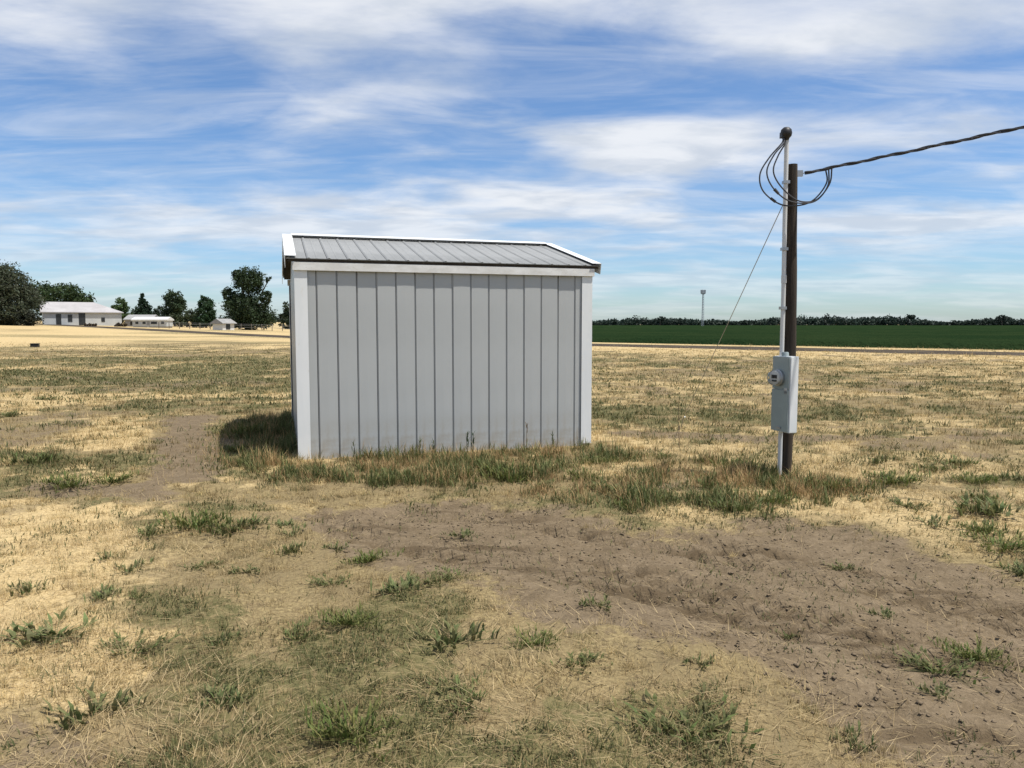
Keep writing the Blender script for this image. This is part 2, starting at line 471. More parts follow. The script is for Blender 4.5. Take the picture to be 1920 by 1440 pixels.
soil = mixc(nt, mth(nt, 'MULTIPLY', rampf(nt, track_streak, .47, .60, 0, .8), mth(nt, 'ADD', .12, mth(nt, 'MULTIPLY', ks0.outputs[2], .88))), soil, (.086, .062, .036))
thatch = mixc(nt, rampf(nt, n2, .35, .7), (.165, .125, .064), (.30, .235, .118))
thatch = mixc(nt, rampf(nt, n3, .38, .66), thatch, (.185, .143, .076))
straw = mixc(nt, rampf(nt, n2, .3, .7), (.38, .285, .140), (.53, .405, .215))
green = mixc(nt, rampf(nt, n1, .35, .65), (.090, .088, .036), (.165, .138, .066))
bf = rampf(nt, mth(nt, 'ADD', sp.outputs[2], mth(nt, 'ADD', mth(nt, 'MULTIPLY', mth(nt, 'SUBTRACT', n4, .5), 1.0), mth(nt, 'MULTIPLY', mth(nt, 'SUBTRACT', n1, .5), 1.0))), .15, .85)
c = mixc(nt, bf, thatch, straw)
gf = rampf(nt, mth(nt, 'ADD', sp.outputs[1], mth(nt, 'ADD', mth(nt, 'MULTIPLY', mth(nt, 'SUBTRACT', n4, .5), 1.5), mth(nt, 'MULTIPLY', mth(nt, 'SUBTRACT', n1, .5), 1.0))), .42, .78)
bare = rampf(nt, mth(nt, 'ADD', mth(nt, 'MULTIPLY', n1, .6), mth(nt, 'MULTIPLY', n4, .4)), .53, .62, 0, .8)
c = mixc(nt, mth(nt, 'MULTIPLY', bare, mth(nt, 'SUBTRACT', 1.0, mth(nt, 'MULTIPLY', sp.outputs[2], .55))), c, (.125, .094, .053))
c = mixc(nt, gf, c, green)
df = rampf(nt, mth(nt, 'ADD', sp.outputs[0], mth(nt, 'ADD', mth(nt, 'MULTIPLY', mth(nt, 'SUBTRACT', n1, .5), 1.1), mth(nt, 'MULTIPLY', mth(nt, 'SUBTRACT', n4, .5), .9))), .30, .72)
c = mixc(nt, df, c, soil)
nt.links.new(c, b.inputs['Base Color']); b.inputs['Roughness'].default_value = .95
b.inputs['Specular IOR Level'].default_value = .1
hh = mth(nt, 'ADD', mth(nt, 'MULTIPLY', n4, .6), mth(nt, 'MULTIPLY', n2, .4))
ka = nt.nodes.new('ShaderNodeAttribute'); ka.attribute_name = 'track'
ks = nt.nodes.new('ShaderNodeSeparateXYZ'); nt.links.new(ka.outputs['Vector'], ks.inputs[0])
zig = mth(nt, 'ABSOLUTE', mth(nt, 'SUBTRACT', mth(nt, 'FRACT', mth(nt, 'MULTIPLY', ks.outputs[1], 5.3), 0), .5), 0)
lugs = mth(nt, 'SINE', mth(nt, 'MULTIPLY', mth(nt, 'ADD', ks.outputs[0], mth(nt, 'MULTIPLY', zig, .16)), 62), 0)
lugs = mth(nt, 'ADD', mth(nt, 'MULTIPLY', rampf(nt, lugs, -.3, .4), .6), mth(nt, 'MULTIPLY', rampf(nt, mth(nt, 'SINE', mth(nt, 'MULTIPLY', ks.outputs[1], 52), 0), -.4, .5), .6))
worn_ = rampf(nt, mth(nt, 'ADD', mth(nt, 'MULTIPLY', n3, .5), mth(nt, 'MULTIPLY', n1, .5)), .42, .58)
hh = mth(nt, 'ADD', hh, mth(nt, 'MULTIPLY', mth(nt, 'MULTIPLY', lugs, worn_), mth(nt, 'MULTIPLY', ks.outputs[2], .60)))
bump(nt, b, hh, 1.0, .026)
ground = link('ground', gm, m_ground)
tag(ground, kind='structure')

# road: a narrow strip of old asphalt, draped on the terrain
ts = np.concatenate([np.linspace(-260, 60, 161)])
ns = np.array((-2.7, -2.3, 0, 2.3, 2.7))
tt, nn = np.meshgrid(ts, ns, indexing='ij')
rx = ROAD_P[0]+tt*ROAD_D[0]+nn*ROAD_N[0]; ry = ROAD_P[1]+tt*ROAD_D[1]+nn*ROAD_N[1]
rz = height(rx, ry, False) + np.array((-.05, .045, .075, .045, -.05))
ii = np.arange(tt.size).reshape(tt.shape)
Q = np.stack([ii[:-1, :-1], ii[:-1, 1:], ii[1:, 1:], ii[1:, :-1]], -1).reshape(-1, 4)[:, ::-1]
road = link('road', np_mesh('road', np.stack([rx, ry, rz], -1).reshape(-1, 3), Q), m_asph)
tag(road, kind='structure')

# crop field beyond the road: uneven canopy in rows
m_crop, nt, b = M('crop_canopy')
v = objc(nt)
c = mixc(nt, rampf(nt, noise(nt, .05, 5, .6, 0, v), .35, .65), (.0115, .0255, .0100), (.0200, .0340, .0130))
c = mixc(nt, rampf(nt, noise(nt, 2.5, 4, .6, 0, v), .45, .7), c, (.015, .029, .0115))
nt.links.new(c, b.inputs['Base Color']); b.inputs['Roughness'].default_value = 1; b.inputs['Specular IOR Level'].default_value = 0
bump(nt, b, noise(nt, 3.0, 5, .6, 0, v), 1.0, .3)
rows = []
nrow = 7.0; st = .45
while nrow < 1050: rows.append(nrow); nrow += st; st *= 1.022
rows = np.array(rows); cols = np.linspace(0, 1, 150)**1.25
# each row runs along the road; it starts on the field's far corner line and ends well to the right
lx0 = -10 - .04*rows; lx1 = 70 + 1.7*rows
RR, CC = np.meshgrid(np.arange(len(rows)), cols, indexing='ij')
fx = lx0[RR] + (lx1-lx0)[RR]*CC
fy = ROAD_P[1] + (rows[RR] - (fx-ROAD_P[0])*ROAD_N[0])/ROAD_N[1]
far = sstep(10, 120, rows)[RR]
fy = fy*(1-far) + far*(ROAD_P[1] + rows[RR]/ROAD_N[1] - .35*(fx-ROAD_P[0])*np.exp(-rows[RR]/300))
fz = height(fx, fy, False) + .35 + (rng.random(fx.shape)-.5)*.22
fz[0] -= .45
ii = np.arange(fx.size).reshape(fx.shape)
Q = np.stack([ii[:-1, :-1], ii[:-1, 1:], ii[1:, 1:], ii[1:, :-1]], -1).reshape(-1, 4)
crop = link('crop_field', np_mesh('crop_field', np.stack([fx, fy, fz], -1).reshape(-1, 3), Q, None, True), m_crop)
tag(crop, 'dark green crop field beyond the road', 'crop', kind='stuff')

# ------------------------------------------------------------------ shed
shed = empty('shed', (SHED_O[0], SHED_O[1], 0), SHED_YAW)
tag(shed, 'grey ribbed metal shed with white corner trim and low gable roof', 'shed')
EZ, RZ = 2.315, 2.765           # roof underside at the eave line (y=-OV) and at the ridge
OV = .045
YR = SD/2
SL = (RZ-EZ)/(YR+OV)
def roof_z(y): return EZ + SL*((y+OV) if y <= YR else (SD+OV-y))
wall = MB()
wp = [(.03, .0), (SD-.03, .0), (SD-.03, roof_z(.03)-.02), (YR, RZ-.02), (.03, roof_z(.03)-.02)]
wall.prism(wp, lambda p, q, t: (t, p, q), .03, SW-.03)
wall_o = wall.build('wall', m_dark, shed)
def panel_prof(w):
    """flat sheet with a narrow recessed lap joint at each edge and faint stiffening lines"""
    g = .003
    return [(g, -.014), (g+.010, -.013), (g+.014, 0), (w*.5, .0012), (w-g-.001, 0), (w-g, -.020), (g, -.020)]
def roof_prof(w):
    g = .003
    return [(g, 0), (g+.016, .009), (g+.028, .009), (g+.044, .0), (w*.5-.012, 0), (w*.5, .003), (w*.5+.012, 0),
            (w-g, 0), (w-g, -.010), (g, -.010)]
NP = 16
pw = SW/NP; pd = SD/NP
Z0, Z1 = -.06, 2.275
fm = MB().prism(panel_prof(pw), lambda p, q, t: (p, -q, t), Z0, Z1).mesh('wall_panel')
fm.materials.append(m_wall)
for i in range(NP):
    o = link('wall_panel', fm, None, wall_o, (i*pw, .012+.0015*math.sin(i*2.3), 0))
    o.rotation_euler = (R(.10*math.sin(i*1.7)), 0, R(.22*math.sin(i*3.1)))
    o = link('wall_panel', fm, None, wall_o, (SW-i*pw, SD-.012, 0), math.pi)
for i in range(NP):
    y0, y1 = i*pd, (i+1)*pd
    def top(y): return roof_z(min(max(y, .0), SD))-.012
    for side in (0, 1):
        mb = MB(); pr = panel_prof(pd); n = len(pr)
        def pt(p, q, z):
            return ((-q+.012), y0+p, z) if side == 0 else (SW-.012+q, y0+p, z)
        vs = [pt(p, q, Z0) for p, q in pr] + [pt(p, q, top(y0+p)) for p, q in pr]
        fs = [(k, (k+1) % n, n+(k+1) % n, n+k) for k in range(n)] + [tuple(range(n))[::-1], tuple(range(n, 2*n))]
        mb.add(vs, fs).build('wall_panel', m_wall, wall_o)
# corner trim, L shaped, a little proud of the ribs
def corner(name, x, y, sx, sy, zt, zb=.035):
    w, th, pr = .135, .004, .010
    a = [(-pr, -pr), (w, -pr), (w, -pr+th), (-pr+th, -pr+th), (-pr+th, w), (-pr, w)]
    MB().prism([(x+sx*p, y+sy*q) for p, q in a], lambda p, q, t: (p, q, t), zb, zt).build(name, m_trim, shed)
corner('corner_trim', 0, 0, 1, 1, 2.225, -.03); corner('corner_trim', SW, 0, -1, 1, 2.225, .03)
corner('corner_trim', 0, SD, 1, -1, 2.225); corner('corner_trim', SW, SD, -1, -1, 2.225)
MB().box((-.03, -.034, 2.222), (SW+.03, -.012, 2.318)).build('fascia_board', m_fascia, shed, bevel=.003)
MB().box((-.03, SD+.012, 2.222), (SW+.03, SD+.034, 2.318)).build('fascia_board', m_fascia, shed, bevel=.003)
# roof deck, corrugated strips, rake trim and ridge cap
rl = -.10; rr = SW+.10
RD = MB()
RD.prism([(-OV+.03, roof_z(-OV+.03)), (YR, RZ), (SD+OV-.03, roof_z(SD+OV-.03)), (SD+OV-.03, roof_z(SD+OV-.03)+.03), (YR, RZ+.03), (-OV+.03, roof_z(-OV+.03)+.03)],
         lambda p, q, t: (t, p, q), rl+.02, rr-.02)
roof_o = RD.build('roof', m_dark, shed)
nrp = 17; rpw = (rr-rl)/nrp
ang = math.atan(SL); cs, sn = math.cos(ang), math.sin(ang)
Lr = (YR+OV)/cs
rm = MB().prism(roof_prof(rpw), lambda p, q, t: (p, t*cs - q*sn, t*sn + q*cs), 0, Lr-.03).mesh('roof_panel')
rm.materials.append(m_roof)
for i in range(nrp):
    link('roof_panel', rm, None, roof_o, (rl+i*rpw, -OV, EZ+.045))
    link('roof_panel', rm, None, roof_o, (rr-i*rpw, SD+OV, EZ+.045), math.pi)
def slope_fn(back):
    def f(p, q, t):
        y = t*cs - q*sn; z = EZ+.045 + t*sn + q*cs
        return (p, -OV+y, z) if not back else (p, SD+OV-y, z)
    return f
for back in (False, True):
    for sx, x0 in ((1, rl-.012), (-1, rr+.012)):
        pr = [(0, -.11), (0, .032), (.125, .032), (.125, .027), (.006, .027), (.006, -.11)]
        MB().prism([(x0+sx*p, q) for p, q in pr], slope_fn(back), -.012, Lr+(.006 if not back else -.008)).build('rake_trim', m_trim, roof_o)
cap = [(-.15, 0), (0, .15*SL), (.15, 0), (.15, .006), (0, .15*SL+.007), (-.15, .006)]
MB().prism(cap, lambda p, q, t: (t, YR+p, RZ+.083-.15*SL+q), rl+.1, rr-.1).build('ridge_cap', m_trim, roof_o)

# ------------------------------------------------------------------ service pole
PX, PY = 2.875, 7.75
pz = H1(PX, PY)
pole_t = empty('service_pole', (PX, PY, pz))
tag(pole_t, 'short dark wooden service pole carrying a grey conduit mast and weatherhead', 'utility pole')
mb = MB(); pts = []; rr_ = []
for k in range(15):
    z = -.5 + 3.72*k/14
    pts.append((.012*math.sin(z*1.3)-.004*z, .008*math.cos(z*2.1), z)); rr_.append(.063-.0025*max(z, 0)+.0015*math.sin(k*2.1))
mb.tube(pts, rr_, 14)
mb.build('post', m_pole, pole_t, True)
CXo, CYo = -.088, -.035
mast = MB().tube([(CXo, CYo, 1.26), (CXo, CYo, 1.9), (CXo-.008, CYo, 2.6), (CXo-.012, CYo, 3.50)], .0225, 12).build('conduit_mast', m_pvc, pole_t, True)
MB().tube([(CXo, CYo, 2.02), (CXo-.001, CYo, 2.10)], .027, 12).build('coupling', m_pvc, mast, True)
hood = MB().lathe([(.026, -.02), (.034, .0), (.052, .02), (.058, .05), (.05, .085), (.028, .105), (.004, .11)], (CXo-.022, CYo-.008, 3.47), 'Z', 18)
hood.box((CXo-.075, CYo-.04, 3.475), (CXo-.035, CYo+.03, 3.53))
hood.build('weatherhead', m_black, mast, True)
for z in (1.75, 2.35, 3.02):
    c = MB(); ox = CXo-.003*(z-1)
    c.box((ox-.030, CYo-.030, z), (ox+.030, CYo-.0245, z+.03)); c.box((ox-.030, CYo-.0245, z), (ox-.0245, .0, z+.03))
    c.box((ox+.0245, CYo-.0245, z), (ox+.030, -.01, z+.03))
    c.build('conduit_strap', m_steel, pole_t)
MB().tube([(CXo+.01, CYo-.005, -.35), (CXo+.01, CYo-.005, .52)], .0225, 12).build('lower_conduit', m_pvc, pole_t, True)
br = MB().box((.0, -.012, 3.10), (.085, .012, 3.16)); br.tube([(.085, 0, 3.13), (.12, -.02, 3.14)], .006, 8)
br.build('drop_anchor_bracket', m_steel, pole_t)

# meter box on the pole's near left side, its door turned towards the shed
BX, BY, BZ0, BZ1 = PX-.075, PY-.135, pz+.50, pz+1.275
byaw = math.atan2(-.33, -.945) + math.pi/2
box_t = empty('meter_box', (BX, BY, BZ0), byaw)
tag(box_t, 'grey electric meter box with round meter on the service pole', 'meter box')
bh = BZ1-BZ0
hw, dp = .128, .105
MB().box((-hw, -dp/2+.004, 0), (hw, dp/2, bh)).build('enclosure', m_boxlit, box_t, bevel=.006)
MB().box((-hw-.002, -dp/2-.012, .30*bh*1.9), (hw-.012, -dp/2+.002, bh-.004)).build('meter_cover', m_box, box_t, bevel=.004)
dr = MB().box((-hw-.002, -dp/2-.016, .008), (hw-.012, -dp/2+.002, .30*bh*1.9-.006)).build('breaker_door', m_box, box_t, bevel=.004)
MB().box((-.03, -dp/2-.026, .03), (.03, -dp/2-.015, .055)).build('latch', m_steel, dr, bevel=.003)
mz = bh-.22
rg = MB().lathe([(.080, .0), (.084, .012), (.084, .03), (.075, .036)], (-.02, -dp/2-.010, mz), 'Y', 28).build('meter_ring', m_steel, box_t, True)
MB().lathe([(.068, 0), (.068, .018), (.060, .024)], (-.02, -dp/2-.046, mz), 'Y', 24).build('meter_dial', m_dial, rg, True)
MB().lathe([(.074, 0), (.074, .045), (.066, .066), (.046, .078), (.01, .082)], (-.02, -dp/2-.0455, mz), 'Y', 28).build('meter_glass', m_glass, rg, True)
MB().box((-.055, -dp/2-.0735, mz-.005), (.015, -dp/2-.0705, mz+.028)).build('meter_register', m_black, rg)
MB().box((-.05, -dp/2-.0735, mz-.035), (.01, -dp/2-.0705, mz-.02)).build('meter_disc', m_black, rg)
MB().box((.062, -dp/2-.016, mz-.16), (.105, -dp/2-.0115, mz-.10)).build('warning_plate', m_dial, box_t)
for qx in (-hw+.012, hw-.026):
    for qz in (.02, .30*bh*1.9-.02, .30*bh*1.9+.02, bh-.02):
        MB().lathe([(.006, 0), (.006, .004), (.003, .006)], (qx, -dp/2-.011, qz), 'Y', 8).build('screw', m_steel, box_t)
MB().lathe([(.036, 0), (.036, .03), (.03, .045)], (-.02, .0, bh-.004), 'Z', 16).build('conduit_hub', m_box, box_t, True)

# service drop: three twisted strands up to the road-side pole, with drip loops at the mast
drop = empty('service_cable', (PX+.1, PY-.02, pz+3.13))
tag(drop, 'black twisted service cable running up from the short pole top with drip loops', 'cable')
DD = Vector((.79, -.613, 0)); EP = 24.0
def cab(s):
    return Vector((DD.x*s, DD.y*s, .085*s + .0040*s*s))
strand_pts = [[], [], []]
NS = 260
for k in range(NS+1):
    s = EP*(k/NS)**1.6
    p = cab(s)
    for j in range(3):
        a = s*2*math.pi/.42 + j*2*math.pi/3
        rad = .011 if j else .006
        strand_pts[j].append(p + Vector((-DD.y*math.cos(a), DD.x*math.cos(a), math.sin(a)))*rad)
for j in range(3):
    MB().tube(strand_pts[j], .0085 if j else .006, 6).build('strand', m_cable, drop, True)
def bez(P, n=26):
    P = [Vector(p) for p in P]; o = []
    q = [2*P[0]-P[1]] + P + [2*P[-1]-P[-2]]
    for i in range(1, len(q)-2):
        for k in range(n if i == len(q)-3 else n):
            t = k/n; a, b_, c, d = q[i-1], q[i], q[i+1], q[i+2]
            o.append(.5*((2*b_)+(c-a)*t+(2*a-5*b_+4*c-d)*t*t+(3*b_-a-3*c+d)*t**3))
    o.append(P[-1]); return o
wx, wy = -.1, .02                        # pole axis in the cable's frame
hx, hz_ = wx+CXo-.06, 3.49-3.13
loops = [
 [tuple(cab(.20)), (.17, -.13, -.12), (.07, -.12, -.27), (-.06, -.10, -.335), (-.27, -.10, -.33), (-.45, -.10, -.20), (-.485, -.09, -.03), (-.39, -.08, .14), (-.26, -.06, .29), (hx, wy+CYo, hz_)],
 [tuple(cab(.23)), (.18, -.14, -.15), (.08, -.13, -.29), (-.06, -.11, -.32), (-.23, -.115, -.28), (-.37, -.11, -.15), (-.42, -.10, .0), (-.35, -.09, .16), (-.25, -.075, .28), (hx+.004, wy+CYo-.012, hz_)],
 [tuple(cab(.26)), (.20, -.13, -.13), (.09, -.11, -.28), (-.06, -.09, -.30), (-.19, -.09, -.23), (-.31, -.09, -.10), (-.35, -.085, .02), (-.30, -.07, .16), (-.23, -.06, .29), (hx-.004, wy+CYo+.012, hz_)]]
for j, l in enumerate(loops):
    MB().tube(bez(l, 10), .0075, 7).build('drip_loop', m_cable, drop, True)
MB().tube([(-.345, -.112, -.18), (-.30, -.114, -.228)], [.017, .013], 8).build('splice', m_cable, drop, True)
MB().tube([(-.375, -.10, -.268), (-.325, -.10, -.305)], [.014, .014], 8).build('splice', m_cable, drop, True)
# the taller pole the cable runs to, beside the camera's right
ex = cab(EP) + drop.location
up = empty('roadside_utility_pole', (ex.x+.2, ex.y, 0))
tag(up, 'tall weathered roadside pole holding the far end of the service cable', 'utility pole')
MB().tube([(0, 0, -.5), (0, 0, 4), (.03, 0, ex.z+1.4)], [.16, .14, .11], 14).build('post', m_pole, up, True)
MB().box((-1.1, -.05, ex.z+.9), (1.1, .05, ex.z+1.02)).build('crossarm', m_postwood, up, bevel=.006)
for xx in (-.95, .95): MB().lathe([(.03, 0), (.05, .04), (.03, .07), (.045, .1), (.02, .13)], (xx, 0, ex.z+1.02), 'Z', 12).build('insulator', m_dial, up, True)
MB().box((-.2, -.03, ex.z-.05), (.02, .03, ex.z+.05)).build('cable_clamp', m_steel, up)

guy = empty('guy_wire', (PX-.03, PY+.06, pz+2.95))
tag(guy, 'thin steel guy wire slanting down from the pole behind the weedy strip', 'guy wire')
gend = Vector((2.62, 11.35, H1(2.62, 11.35)+.16)) - guy.location
MB().tube([(0, 0, 0), gend*.5+Vector((0, 0, -.01)), gend], .005, 6).build('wire', m_steel, guy)
MB().tube([gend+Vector((.012, -.05, .04)), gend, gend+Vector((-.02, .25, -.4))], .009, 8).build('anchor_rod', m_steel, guy)

# ------------------------------------------------------------------ far buildings
def gable_building(name, loc, rz, w, d, hw_, rise, mw, mr, label, cat, hip=0.0, over=.25, doors=(), windows=()):
    t = empty(name, loc, rz); tag(t, label, cat)
    mb = MB().box((-w/2, -d/2, -.6), (w/2, d/2, hw_))
    if hip == 0:
        mb.prism([(-d/2, hw_), (d/2, hw_), (0, hw_+rise)], lambda p, q, s: (s, p, q), -w/2, w/2)
    mb.build('wall', mw, t)
    a = over; z0 = hw_-.02; z1 = hw_+rise
    X0, X1 = -w/2-a, w/2+a; r0 = X0 + .001; r1 = X1 - hip
    e = rise*a/(d/2)
    vs = [(X0, -d/2-a, z0-e), (X1, -d/2-a, z0-e), (X1, d/2+a, z0-e), (X0, d/2+a, z0-e), (r0, 0, z1+.02), (r1, 0, z1+.02)]
    vs += [(p[0], p[1], p[2]+.14) for p in vs]
    fs = [(0,1,5,4), (1,2,5), (2,3,4,5), (3,0,4), (6,7,11,10)[::-1], (7,8,11)[::-1], (8,9,10,11)[::-1], (9,6,10)[::-1], (0,1,7,6), (1,2,8,7), (2,3,9,8), (3,0,6,9)]
    MB().add(vs, fs).build('roof', mr, t)
    for nm, x, zb, ww, hh_ in list(doors)+list(windows):
        MB().box((x-ww/2, -d/2-.05, zb), (x+ww/2, -d/2+.02, zb+hh_)).build(nm, m_window, t)
    return t
def h_(x, y): return float(height(np.array([float(x)]), np.array([float(y)]), False)[0])
gable_building('barn', (-81.5, 142, h_(-81.5, 142)-.3), R(33), 12.6, 9, 2.7, 1.75, m_barnwall, m_barnroof,
   'long pale metal barn with dark door openings beyond the straw field', 'barn', hip=4.5, over=.35,
   doors=[('door', -3.9, 0, .8, 2.3), ('door', -.2, 0, 1.05, 2.5)], windows=[('window', -2.1, .9, .7, 1.3), ('window', 3.2, .9, .6, .8)])
# mobile home: a long body, flat white roof, row of windows
cx, cy = -62.8, 131; cz = h_(cx, cy)-.1
mh = empty('mobile_home', (cx, cy, cz), R(4)); tag(mh, 'low white mobile home with a row of dark windows between trees', 'mobile home')
MB().box((-2.9, -1.4, .25), (2.9, 1.4, 1.35)).build('body', m_barnwall, mh, bevel=.04)
MB().box((-2.8, -1.3, -.4), (2.8, 1.3, .25)).build('skirt', m_greyroof, mh)
MB().prism([(-1.6, 1.3), (1.6, 1.3), (1.6, 1.5), (0, 1.95), (-1.6, 1.5)], lambda p, q, t: (t, p, q), -3.05, 3.05).build('roof', m_white, mh)
for x in (-2.1, -.9, .5, 1.0, 2.2):
    f = MB().box((x-.34, -1.45, .62), (x+.34, -1.40, 1.18)).build('window', m_white, mh)
    MB().box((x-.27, -1.47, .68), (x+.27, -1.452, 1.12)).build('pane', m_window, f)
MB().box((-.45, -1.46, .05), (-.0, -1.402, 1.2)).build('door', m_greyroof, mh)
gable_building('garden_shed', (-46.6, 121, h_(-46.6, 121)), R(68), 2.6, 2.0, 1.15, .5, m_white, m_greyroof,
   'tiny white gabled outbuilding with a dark opening beside the big tree', 'outbuilding', over=.3,
   doors=[('door', -.1, .1, .9, .9)])
gable_building('grey_outbuilding', (-68.5, 139, h_(-68.5, 139)-.2), R(2), 4.6, 4, 1.5, .75, m_greyroof, m_greyroof,
   'low dark grey outbuilding between the barn and the mobile home', 'outbuilding', windows=[('window', -1.0, .5, .7, .6)])
# small black box lying on the straw
kx, ky = -32.3, 50.6
bb = empty('black_box', (kx, ky, H1(kx, ky)), R(12)); tag(bb, 'small black box standing alone on the pale straw field', 'box')
MB().box((-.24, -.16, -.04), (.24, .16, .20)).build('body', m_black, bb, bevel=.02)
MB().box((-.26, -.18, .198), (.26, .18, .25)).build('lid', m_black, bb, bevel=.015)

# farm fence under the big tree
fn = empty('wire_fence', (-58, 123, 0)); tag(fn, 'low farm fence of thin wooden posts and wires under the trees', 'fence')
fpts = []
for k in range(16):
    x = -58+1.7*k; y = 123-.03*k
    z = h_(x, y); fpts.append((x+58, y-123, z))
pm = MB().tube([(0, 0, -.3), (0, 0, 1.05)], .06, 7).mesh('post'); pm.materials.append(m_postwood)
for p in fpts:
    link('post', pm, None, fn, p)
for zz_ in (.45, .75, .98):
    MB().tube([(p[0], p[1]-.07, p[2]+zz_) for p in fpts], .012, 4).build('wire', m_steel, fn)

# ------------------------------------------------------------------ trees
def crown_mesh(name, lobes, n, size, base, var=.35, flat=.75):
    vol = np.array([l[3]*l[4]*l[5] for l in lobes])**.72
    cnt = (n*vol/vol.sum()).astype(int)
    C = []
    K = []
    for l, k in zip(lobes, cnt):
        # sub-clumps on the lobe's surface, leaves around each clump
        nc = max(8, int(k/34))
        u = rng.normal(size=(nc, 3)); u /= np.linalg.norm(u, axis=1)[:, None]
        rad = (.45+.55*rng.random(nc)**.8)[:, None]
        cc = np.array(l[:3]) + u*rad*np.array(l[3:6])
        w = rng.integers(0, nc, k)
        cr = np.array(l[3:6]).mean()*(.16+.15*rng.random(nc))
        off = np.clip(rng.normal(size=(k, 3))*.55, -1.1, 1.1)
        C.append(cc[w] + off*cr[w][:, None]); K.append(rng.random(nc)[w])
    C = np.concatenate(C); K = np.concatenate(K); N = len(C)
    a = rng.normal(size=(N, 3)); a /= np.linalg.norm(a, axis=1)[:, None]
    b = rng.normal(size=(N, 3)); b -= (a*b).sum(1)[:, None]*a; b /= np.linalg.norm(b, axis=1)[:, None]
    s = size*(.6+.8*rng.random(N))[:, None]
    V = np.stack([C-a*s, C-b*s*flat*.55, C+a*s, C+b*s*flat*.55], 1).reshape(-1, 3)
    Q = np.arange(N*4).reshape(-1, 4)
    cl = np.array(base)*(1-var+2*var*(.5*K+.5*rng.random(N)))[:, None]
    cl = cl*(1+ (rng.random((N, 1))-.5)*np.array((.25, .0, .15)))
    return np_mesh(name, V, Q, np.repeat(cl, 4, 0))
def tree(name, label, x, y, lobes, n, size, base, trunk_r, trunk_h, group=None, rzt=0):
    z = h_(x, y)
    t = empty(name, (x, y, z), rzt); tag(t, label, 'tree', group)
    mb = MB()
    mb.tube([(0, 0, -.4), (.05, 0, trunk_h*.5), (.0, .05, trunk_h)], [trunk_r*1.25, trunk_r, trunk_r*.75], 9)
    for l in lobes:
        p = Vector(l[:3]); o = Vector((0, 0, trunk_h*.85))
        mb.tube([o, (o+p)*.5+Vector((0, 0, -.1*abs(p.x))), p, p+Vector((p.x*.1, 0, l[5]*.5))], [trunk_r*.55, trunk_r*.38, trunk_r*.2, trunk_r*.06], 6)
    mb.build('trunk', m_bark, t, True)
    link('crown', crown_mesh('crown', lobes, n, size, base), m_leaf, t)
    return t
DK = (.030, .052, .020); MID = (.040, .066, .024); OLV = (.062, .074, .044)
tree('large_tree', 'tallest broad dark tree with a split crown left of the shed', -44.4, 126,
  [(.3,0,8.2,2.4,2.3,2.2), (-3.2,.3,5.7,1.25,1.4,1.35), (-.4,0,3.6,3.6,3.2,2.5), (.8,.5,1.9,3.9,3,1.5), (3.0,.2,5.3,1.0,1.1,1.3), (3.6,.2,8.4,.5,.5,.75), (-1.2,0,9.1,1.2,1.2,1.1)], 22000, .20, (.030, .050, .020), .38, 3.0)
tree('willow_tree', 'wide grey green tree at the near end of the barn', -82.5, 121,
  [(0,0,6.7,4.4,4.0,3.0), (-4,0,4.6,4.2,4,3.2), (3.0,0,3.9,3.3,3.4,2.9), (1.5,-1,1.9,4.4,3.0,1.7), (-1,0,8.1,2.7,2.8,1.7)], 22000, .24, OLV, .5, 3.2)
tree('broad_tree', 'rounded dark tree rising behind the barn roof', -98.0, 163,
  [(0,0,5.6,4.8,4,3.0), (-4,0,5.5,3.6,3.5,3.2), (4.2,0,4.4,2.6,3,2.6), (1,0,2.5,6,3,2.2)], 9000, .34, MID, .4, 3)
tree('young_tree', 'small light green tree just past the barn end', -79.2, 152,
  [(0,0,3.6,1.5,1.5,1.9), (-.9,0,2.4,1.4,1.3,1.5), (.9,0,1.8,1.6,1.4,1.4)], 3600, .26, (.06, .095, .032), .14, 2)
tree('conifer_tree', 'pointed dark conifer above the mobile home', -74.6, 152,
  [(0,0,5.7,.6,.6,.9), (0,0,4.6,1.0,1.0,1.0), (0,0,3.3,1.45,1.4,1.2), (0,0,1.8,1.9,1.8,1.3)], 5000, .24, (.022, .044, .022), .16, 4.5)
tree('round_tree', 'round topped dark tree above the mobile home roof', -68.0, 151,
  [(0,0,5.6,1.9,1.8,1.6), (.6,0,4.0,2.1,2,1.6), (-.5,0,2.2,1.8,1.8,1.5)], 5200, .27, (.034, .054, .024), .2, 3)
tree('ovate_tree', 'egg shaped dark tree left of the tiny white outbuilding', -57.6, 141,
  [(0,0,4.6,1.3,1.3,1.5), (.2,0,2.9,1.9,1.8,1.8), (0,0,1.4,2.1,2,1.2)], 5200, .25, (.026, .055, .022), .18, 2.6)
tree('roadside_tree', 'small rounded tree showing just past the shed corner trim', -44.6, 152,
  [(0,0,4.2,1.7,1.6,1.5), (-.6,0,2.7,1.8,1.6,1.3), (1.4,0,3.2,1.4,1.4,1.6)], 4200, .27, (.04, .056, .03), .2, 2.2)
def shrub(name, label, x, y, lobes, n, size, base, group=None):
    t = empty(name, (x, y, h_(x, y)), 0); tag(t, label, 'shrub', group)
    mb = MB()
    for k in range(4):
        l = lobes[k % len(lobes)]
        mb.tube([(.1*k-.2, .05*k, -.2), (l[0]*.5, l[1]*.5, l[2]*.6), tuple(l[:3])], [.07, .05, .02], 6)
    mb.build('stem', m_bark, t, True)
    link('foliage', crown_mesh('foliage', lobes, n, size, base), m_leaf, t)
hg = 'shrubs along the farmyard edge'
shrub('hedge_shrub', 'dense dark shrub under the wide grey green tree', -77.5, 119, [(0,0,1.0,2.6,1.5,1.2), (-3,0,1.0,2.4,1.5,1.1)], 4200, .2, (.03, .035, .022))
